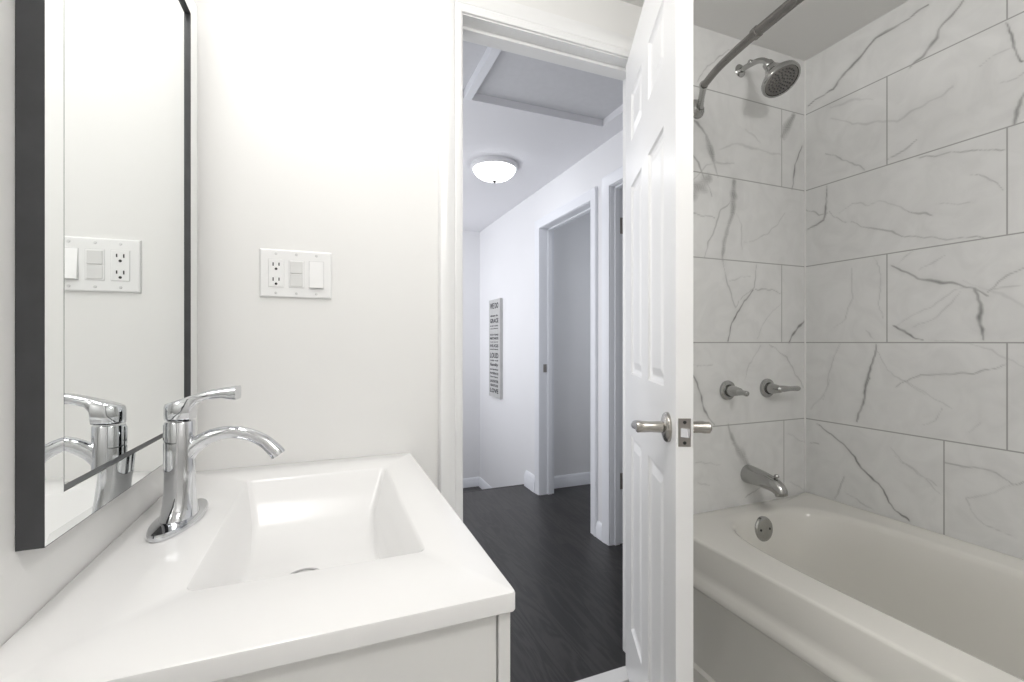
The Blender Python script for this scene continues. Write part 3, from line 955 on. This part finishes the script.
# ------------------------------------------------------------------ switch plate
px0, px1, pz0, pz1 = -0.151, 0.0135, 1.221, 1.340
pc = (pz0 + pz1) / 2
sw = empty('switch_plate', ((px0 + px1) / 2, YB, pc), 'white triple wall plate with an outlet, a sensor and a rocker switch', 'switch plate')
t = bmesh.new()
rg = []
for ins, dy in ((0, 0), (0, 0.0028), (0.0012, 0.0052), (0.0035, 0.0064)):
    rg.append([(px0 + ins, YB - dy, pz0 + ins), (px1 - ins, YB - dy, pz0 + ins), (px1 - ins, YB - dy, pz1 - ins), (px0 + ins, YB - dy, pz1 - ins)])
loft(t, rg)
part('plate', t, M['plastic'], sw)
yf = YB - 0.0064
cx = [-0.1145, -0.0685, -0.0225]
for c in cx:
    part('opening_frame', B((c - 0.0178, c + 0.0178, yf - 0.0003, yf + 0.001, pc - 0.0348, pc + 0.0348)), M['screw'], sw)
o = part('outlet', B((cx[0] - 0.0168, cx[0] + 0.0168, yf - 0.0016, yf + 0.001, pc - 0.0338, pc + 0.0338), bev=0.0006), M['plastic'], sw)
for s in (1, -1):
    zc = pc + s * 0.0185
    t = B((cx[0] - 0.0078, cx[0] - 0.0052, yf - 0.0020, yf - 0.0010, zc - 0.001, zc + 0.0075), (cx[0] + 0.0052, cx[0] + 0.0078, yf - 0.0020, yf - 0.0010, zc + 0.0, zc + 0.0075))
    lathe(t, [(0.0031, 0), (0.0031, 0.001)], frame_to((cx[0], yf - 0.0010, zc - 0.0080), (0, -1, 0)), 16)
    link('socket_holes', local(t, sw), M['slot'], o)
o = part('sensor', B((cx[1] - 0.0168, cx[1] + 0.0168, yf - 0.0014, yf + 0.001, pc - 0.0338, pc + 0.0338), bev=0.0006), M['plastic'], sw)
t = B((cx[1] - 0.0142, cx[1] + 0.0142, yf - 0.0034, yf - 0.0010, pc + 0.0008, pc + 0.0312), bev=0.001)
link('sensor_lens', local(t, sw), M['sensor'], o)
t = B((cx[1] - 0.0142, cx[1] + 0.0142, yf - 0.0026, yf - 0.0010, pc - 0.0312, pc - 0.0008), bev=0.0008)
link('button', local(t, sw), M['sensor'], o)
t = bmesh.new()
rk = [(yf + 0.001, pc + 0.0335), (yf - 0.0010, pc + 0.0335), (yf - 0.0042, pc), (yf - 0.0075, pc - 0.0325), (yf - 0.0068, pc - 0.0335), (yf + 0.001, pc - 0.0335)]
loft(t, [[(cx[2] - 0.0162, y, z) for y, z in rk], [(cx[2] + 0.0162, y, z) for y, z in rk]])
part('rocker', t, M['plastic'], sw)
for c in cx:
    for s in (1, -1):
        t = bmesh.new()
        lathe(t, [(0.0034, 0), (0.0034, 0.0006), (0.0022, 0.0012)], frame_to((c, yf + 0.0002, pc + s * 0.0487), (0, -1, 0)), 16)
        part('screw', t, M['screw'], sw)

# ------------------------------------------------------------------ bathtub
TX0, TX1, TY0, TY1, TZ = 1.063, XR - 0.0005, -0.244, YB - 0.0005, 0.497
tub = empty('bathtub', ((TX0 + TX1) / 2, 0.52, 0), 'cream enamel alcove bathtub below the marble tile walls', 'bathtub')


def tub_mesh():
    bm = bmesh.new()
    n = 96
    angs = [2 * math.pi * (i + 0.5) / n for i in range(n)]

    def sup(cx, cy, a, b, z, p):
        out = []
        for t in angs:
            c, s = math.cos(t), math.sin(t)
            out.append(Vector((cx + a * math.copysign(abs(c) ** (2 / p), c), cy + b * math.copysign(abs(s) ** (2 / p), s), z)))
        return out
    cx, cy = (TX0 + TX1) / 2, (TY0 + TY1) / 2
    ha, hb = (TX1 - TX0) / 2, (TY1 - TY0) / 2

    def rect(z, ix0=0.0, oth=0.0, r=0.012):
        """outer ring projected on the rectangle, same angles as the opening"""
        x0, x1, y0, y1 = TX0 + ix0, TX1 - oth, TY0 + oth, TY1 - oth
        out = []
        for q in sup(cx, cy, 1, 1, 0, 60):
            dx, dy = q.x - cx, q.y - cy
            out.append(Vector((x0 + (dx + 1) / 2 * (x1 - x0), y0 + (dy + 1) / 2 * (y1 - y0), z + (0.013 * max(0.0, (dx - 0.85) / 0.15) if z > TZ - 0.001 else 0.0))))
        return out
    rings = [rect(0.002, 0.010), rect(0.085, 0.010), rect(0.092, 0.022), rect(0.325, 0.022), rect(0.336, 0.016), rect(0.343, 0.004), rect(0.352, -0.010), rect(0.362, -0.015),
             rect(0.374, -0.013), rect(0.388, -0.003), rect(0.398, 0.002), rect(0.410, 0.003), rect(TZ - 0.008, 0.001), rect(TZ - 0.003, 0.003), rect(TZ - 0.0005, 0.007, 0.002), rect(TZ, 0.014, 0.006)]
    ox, oy, oa, ob = 1.451, 0.5225, 0.283, 0.7075
    lip = sup(ox, oy, oa, ob, TZ + 0.0005, 4.0)
    for f in (0.25, 0.5, 0.75, 0.92):
        rings.append([a.lerp(b, f) for a, b in zip(rings[15], lip)])
    for k, (da, db, z, p, sx, sy) in enumerate([(0.000, 0.000, TZ + 0.0005, 4.0, 0, 0), (0.006, 0.010, TZ - 0.0008, 3.95, 0, 0), (0.013, 0.022, TZ - 0.006, 3.9, 0, 0), (0.019, 0.030, TZ - 0.020, 3.8, 0, 0),
                                   (0.030, 0.044, TZ - 0.10, 3.6, 0, 0), (0.040, 0.065, TZ - 0.20, 3.4, 0, 0.010), (0.052, 0.095, TZ - 0.28, 3.5, 0, 0.020), (0.075, 0.125, TZ - 0.335, 3.5, 0, 0.025),
                                   (0.110, 0.165, TZ - 0.358, 3.4, 0, 0.03), (0.17, 0.26, TZ - 0.366, 3.0, 0, 0.03), (0.25, 0.50, TZ - 0.369, 2.2, 0, 0.03)]):
        rings.append(sup(ox + sx, oy + sy, oa - da, ob - db, z, p))
    loft(bm, rings)
    return bm


part('shell', tub_mesh(), M['tub'], tub, 50)
t = bmesh.new()
od = Vector((0, -1, 0.12))
lathe(t, [(0.036, -0.004), (0.0365, 0.002), (0.035, 0.006), (0.031, 0.009), (0.026, 0.0095), (0.004, 0.011)], frame_to((1.449, 1.1985, 0.442), od) @ Matrix.Scale(1.2, 4))
ov = part('overflow_plate', t, M['shower_chrome'], tub, 35)
for dx in (-0.017, 0.017):
    t = bmesh.new()
    lathe(t, [(0.004, 0), (0.004, 0.0015), (0.002, 0.002)], frame_to(Vector((1.449 + dx * 1.25, 1.1985, 0.442)) + od.normalized() * 0.0116, od), 14)
    link('screw', local(t, tub), M['black_hole'], ov)
t = bmesh.new()
lathe(t, [(0.034, 0), (0.034, 0.003), (0.028, 0.004), (0.026, 0.001), (0.010, 0.002)], Matrix.Translation((1.452, 0.98, TZ - 0.369)))
part('drain', t, M['shower_chrome'], tub, 40)

# ------------------------------------------------------------------ tub spout, valves, shower head, rod
sp = empty('tub_spout', (1.473, YB, 0.614), 'brushed metal tub spout with a lift knob on the marble end wall', 'tub spout')
t = bmesh.new()
tube(t, [(1.473, YB, 0.614), (1.473, YB - 0.02, 0.614), (1.473, YB - 0.07, 0.611), (1.474, YB - 0.115, 0.602), (1.474, YB - 0.136, 0.588), (1.474, YB - 0.141, 0.572)],
     [0.034, 0.0335, 0.029, 0.0255, 0.0225, 0.020], 28, 8, ref=(1, 0, 0))
part('spout_body', t, M['shower_chrome'], sp, 50)
t = bmesh.new()
lathe(t, [(0.004, 0), (0.004, 0.012), (0.008, 0.014), (0.009, 0.019), (0.006, 0.024), (0.002, 0.025)], Matrix.Translation((1.474, YB - 0.122, 0.618)), 18)
part('diverter_knob', t, M['shower_chrome'], sp, 40)


def valve(x, z, tip, label):
    v = empty('valve_handle', (x, YB, z), label, 'valve handle', 'tub valve handles')
    t = bmesh.new()
    lathe(t, [(0.036, 0.0), (0.0365, 0.003), (0.035, 0.008), (0.029, 0.012), (0.023, 0.0125)], frame_to((x, YB, z), (0, -1, 0)))
    part('escutcheon', t, M['shower_chrome'], v, 35)
    t = bmesh.new()
    lathe(t, [(0.0225, 0.011), (0.0225, 0.0135), (0.012, 0.0136)], frame_to((x, YB, z), (0, -1, 0)))
    part('recess', t, M['black_hole'], v, 35)
    p = Vector((x, YB, z)); q = Vector(tip)
    t = bmesh.new()
    lathe(t, [(0.0200, 0.012), (0.0205, 0.022), (0.0190, 0.032), (0.0160, 0.046), (0.0128, 0.060), (0.0060, 0.066)], frame_to(p, (0, -1, 0)), 28)
    part('hub', t, M['shower_chrome'], v, 35)
    s = p + Vector((0, -0.044, 0))
    d = q - s
    t = bmesh.new()
    tube(t, [tuple(s), tuple(s + d * 0.3), tuple(s + d * 0.6), tuple(s + d * 0.9), tuple(q)], [0.0135, 0.0120, 0.0092, 0.0098, 0.006], 18, 6, ref=(0, 0, 1))
    part('lever', t, M['shower_chrome'], v, 45)


valve(1.372, 0.932, (1.362, YB - 0.100, 0.929), 'left tub valve handle whose lever points straight out from the tile')
valve(1.574, 0.933, (1.668, YB - 0.066, 0.934), 'right tub valve handle whose lever points sideways to the corner')

sh = empty('shower_fixture', (1.437, YB, 2.124), 'round chrome shower head on a short bent arm under the ceiling', 'shower head')
t = bmesh.new()
lathe(t, [(0.024, 0), (0.024, 0.002), (0.019, 0.006), (0.012, 0.008)], frame_to((1.437, YB, 2.124), (0, -1, 0)), 28)
part('flange', t, M['shower_chrome'], sh, 40)
t = bmesh.new()
tube(t, [(1.437, YB - 0.002, 2.124), (1.437, YB - 0.035, 2.124), (1.437, YB - 0.080, 2.117), (1.437, YB - 0.110, 2.098), (1.437, YB - 0.122, 2.076)], 0.0095, 18, 8, ref=(1, 0, 0))
part('arm', t, M['shower_chrome'], sh, 45)
hd = Vector((0, -0.52, -0.85)).normalized()
hp = Vector((1.437, YB - 0.122, 2.077))
t = bmesh.new()
lathe(t, [(0.010, -0.012), (0.0145, -0.008), (0.0150, 0.002), (0.012, 0.007), (0.014, 0.011), (0.019, 0.018), (0.025, 0.032), (0.036, 0.050), (0.047, 0.061), (0.0525, 0.068), (0.0535, 0.074), (0.0515, 0.079), (0.0465, 0.0795), (0.045, 0.076)], frame_to(hp, hd) @ Matrix.Scale(1.18, 4))
hb = part('head', t, M['shower_chrome'], sh, 35)
t = bmesh.new()
lathe(t, [(0.0448, 0.0745), (0.0448, 0.0775), (0.040, 0.0785), (0.002, 0.0795)], frame_to(hp, hd) @ Matrix.Scale(1.18, 4))
link('face', local(t, sh), M['rod'], hb, 35)
t = bmesh.new()
fm = frame_to(hp, hd) @ Matrix.Scale(1.18, 4)
for rr_, k in ((0.008, 6), (0.017, 11), (0.026, 16), (0.035, 22)):
    for i in range(k):
        a = 2 * math.pi * i / k
        lathe(t, [(0.0024, 0.078), (0.0020, 0.0815), (0.001, 0.082)], fm @ Matrix.Translation((rr_ * math.cos(a), rr_ * math.sin(a), 0)), 8)
link('nozzles', local(t, sh), M['nozzle'], hb, 35)
t = bmesh.new()
lathe(t, [(0.006, -0.012), (0.0085, -0.010), (0.0085, 0.010), (0.006, 0.012)], frame_to((1.437, YB - 0.050, 2.128), (1, 0, 0)), 18)
part('swivel_nut', t, M['shower_chrome'], sh, 40)

rod = empty('shower_rod', (1.225, YB, 1.945), 'curved dark metal shower rod bowing outward above the bathtub', 'shower rod')
ZR = 1.940
pa = [(1.225, 1.262), (1.190, 1.222), (1.132, 1.150), (1.098, 1.050), (1.070, 0.900), (1.054, 0.740), (1.050, 0.520), (1.058, 0.30), (1.085, 0.06), (1.135, -0.10), (1.195, -0.18), (1.225, -0.222)]
t = bmesh.new()
tube(t, [(*p, ZR) for p in pa[2:5]], 0.0115, 18, 8, ref=(0, 0, 1))
part('inner_tube', t, M['rod'], rod, 45)
t = bmesh.new()
tube(t, [(*p, ZR) for p in pa[4:]], 0.0135, 18, 8, ref=(0, 0, 1))
part('outer_tube', t, M['rod'], rod, 45)
t = bmesh.new()
lathe(t, [(0.0135, -0.010), (0.0155, -0.008), (0.0155, 0.008), (0.0135, 0.010)], frame_to((1.071, 0.905, ZR), (-0.18, -1, 0)), 24)
part('joint_collar', t, M['rod'], rod, 40)
for (ya, sg) in ((YB, -1), (-0.244, 1)):
    t = bmesh.new()
    lathe(t, [(0.034, 0), (0.034, 0.004), (0.030, 0.010), (0.020, 0.015), (0.016, 0.022)], frame_to((1.225, ya, ZR), (0, sg, 0)), 32)
    fl_ = part('flange', t, M['shower_chrome'], rod, 40)
    t = bmesh.new()
    e = Vector((1.225, ya + sg * 0.018, ZR)); e2 = Vector((1.130 if sg < 0 else 1.16, 1.150 if sg < 0 else -0.130, ZR))
    tube(t, [tuple(e), tuple(e.lerp(e2, 0.4)), tuple(e.lerp(e2, 0.75)), tuple(e2)], [0.013, 0.0105, 0.011, 0.014], 18, 6, ref=(0, 0, 1))
    link('swivel_end', local(t, rod), M['shower_chrome'], fl_, 40)

# ------------------------------------------------------------------ hall lamp and sign
lamp = empty('ceiling_lamp', (0.98, 2.73, ZH), 'round flush ceiling lamp with a lit frosted bowl in the hall', 'ceiling lamp')
t = bmesh.new()
lathe(t, [(0.148, 0), (0.150, -0.004), (0.150, -0.020), (0.143, -0.028), (0.134, -0.030)], Matrix.Translation((0.98, 2.73, ZH)), 56)
part('base', t, M['lamp_base'], lamp, 40)
t = bmesh.new()
lathe(t, [(0.134, -0.028), (0.130, -0.040), (0.117, -0.059), (0.093, -0.077), (0.060, -0.090), (0.025, -0.096), (0.006, -0.097)], Matrix.Translation((0.98, 2.73, ZH)), 56)
part('bowl', t, M['lamp_glass'], lamp, 60)
t = bmesh.new()
lathe(t, [(0.006, -0.094), (0.014, -0.097), (0.015, -0.102), (0.009, -0.109), (0.003, -0.113)], Matrix.Translation((0.98, 2.73, ZH)), 24)
part('finial', t, M['dark_nickel'], lamp, 40)

SY0, SY1, SZ0, SZ1 = 3.795, 4.085, 0.610, 1.495
sg = empty('wall_sign', (XH, (SY0 + SY1) / 2, SZ0), 'tall narrow grey wall sign with lines of dark lettering in the stairwell', 'wall sign')
part('board', B((XH - 0.028, XH - 0.0005, SY0, SY1, SZ0, SZ1), bev=0.002), M['sign'], sg)


def sign_line(text, z0, z1, width):
    """one line of lettering as a flat mesh on the board"""
    cu = bpy.data.curves.new('lettering', 'FONT')
    cu.body = text
    cu.size = 1.0
    cu.resolution_u = 2
    cu.offset = 0.03
    tmp = bpy.data.objects.new('lettering_tmp', cu)
    COL.objects.link(tmp)
    dg = bpy.context.evaluated_depsgraph_get()
    me = bpy.data.meshes.new_from_object(tmp.evaluated_get(dg))
    bpy.data.objects.remove(tmp)
    xs_ = [v.co.x for v in me.vertices]; ys_ = [v.co.y for v in me.vertices]
    a, b, c, d = min(xs_), max(xs_), min(ys_), max(ys_)
    yc = (SY0 + SY1) / 2
    for v in me.vertices:        # reads from the hall: its left is towards greater y
        u = (v.co.x - a) / (b - a); w = (v.co.y - c) / (d - c)
        v.co = (XH - 0.0290, yc + width / 2 - u * width, z0 + w * (z1 - z0))
    bm = bmesh.new(); bm.from_mesh(me)
    bpy.data.meshes.remove(me)
    ext = bmesh.ops.extrude_face_region(bm, geom=list(bm.faces))
    bmesh.ops.translate(bm, verts=[v for v in ext['geom'] if isinstance(v, bmesh.types.BMVert)], vec=(0.0012, 0, 0))
    part('lettering', bm, M['ink'], sg)


for text, f0, f1, wd in (('WE DO', 0.035, 0.095, 0.22), ('always do', 0.155, 0.180, 0.20), ('GRACE', 0.195, 0.240, 0.22), ('be kind to others', 0.262, 0.276, 0.21), ('say please', 0.292, 0.306, 0.20),
                         ('WE DO THANKS', 0.352, 0.370, 0.22), ('MISTAKES', 0.385, 0.410, 0.22), ('i am sorry', 0.428, 0.444, 0.21), ('HUGS', 0.458, 0.490, 0.22), ('second chances', 0.502, 0.516, 0.21),
                         ('LOUD', 0.545, 0.600, 0.22), ('really well', 0.616, 0.634, 0.21), ('family', 0.650, 0.690, 0.21), ('and laughter', 0.706, 0.728, 0.22), ('PATIENCE', 0.745, 0.768, 0.22),
                         ('forgive', 0.782, 0.806, 0.20), ('LAUGHTER', 0.822, 0.850, 0.22), ('GRATITUDE', 0.866, 0.892, 0.20), ('LOVE', 0.910, 0.955, 0.22)):
    h_ = SZ1 - SZ0
    sign_line(text, SZ1 - f1 * h_, SZ1 - f0 * h_, wd)
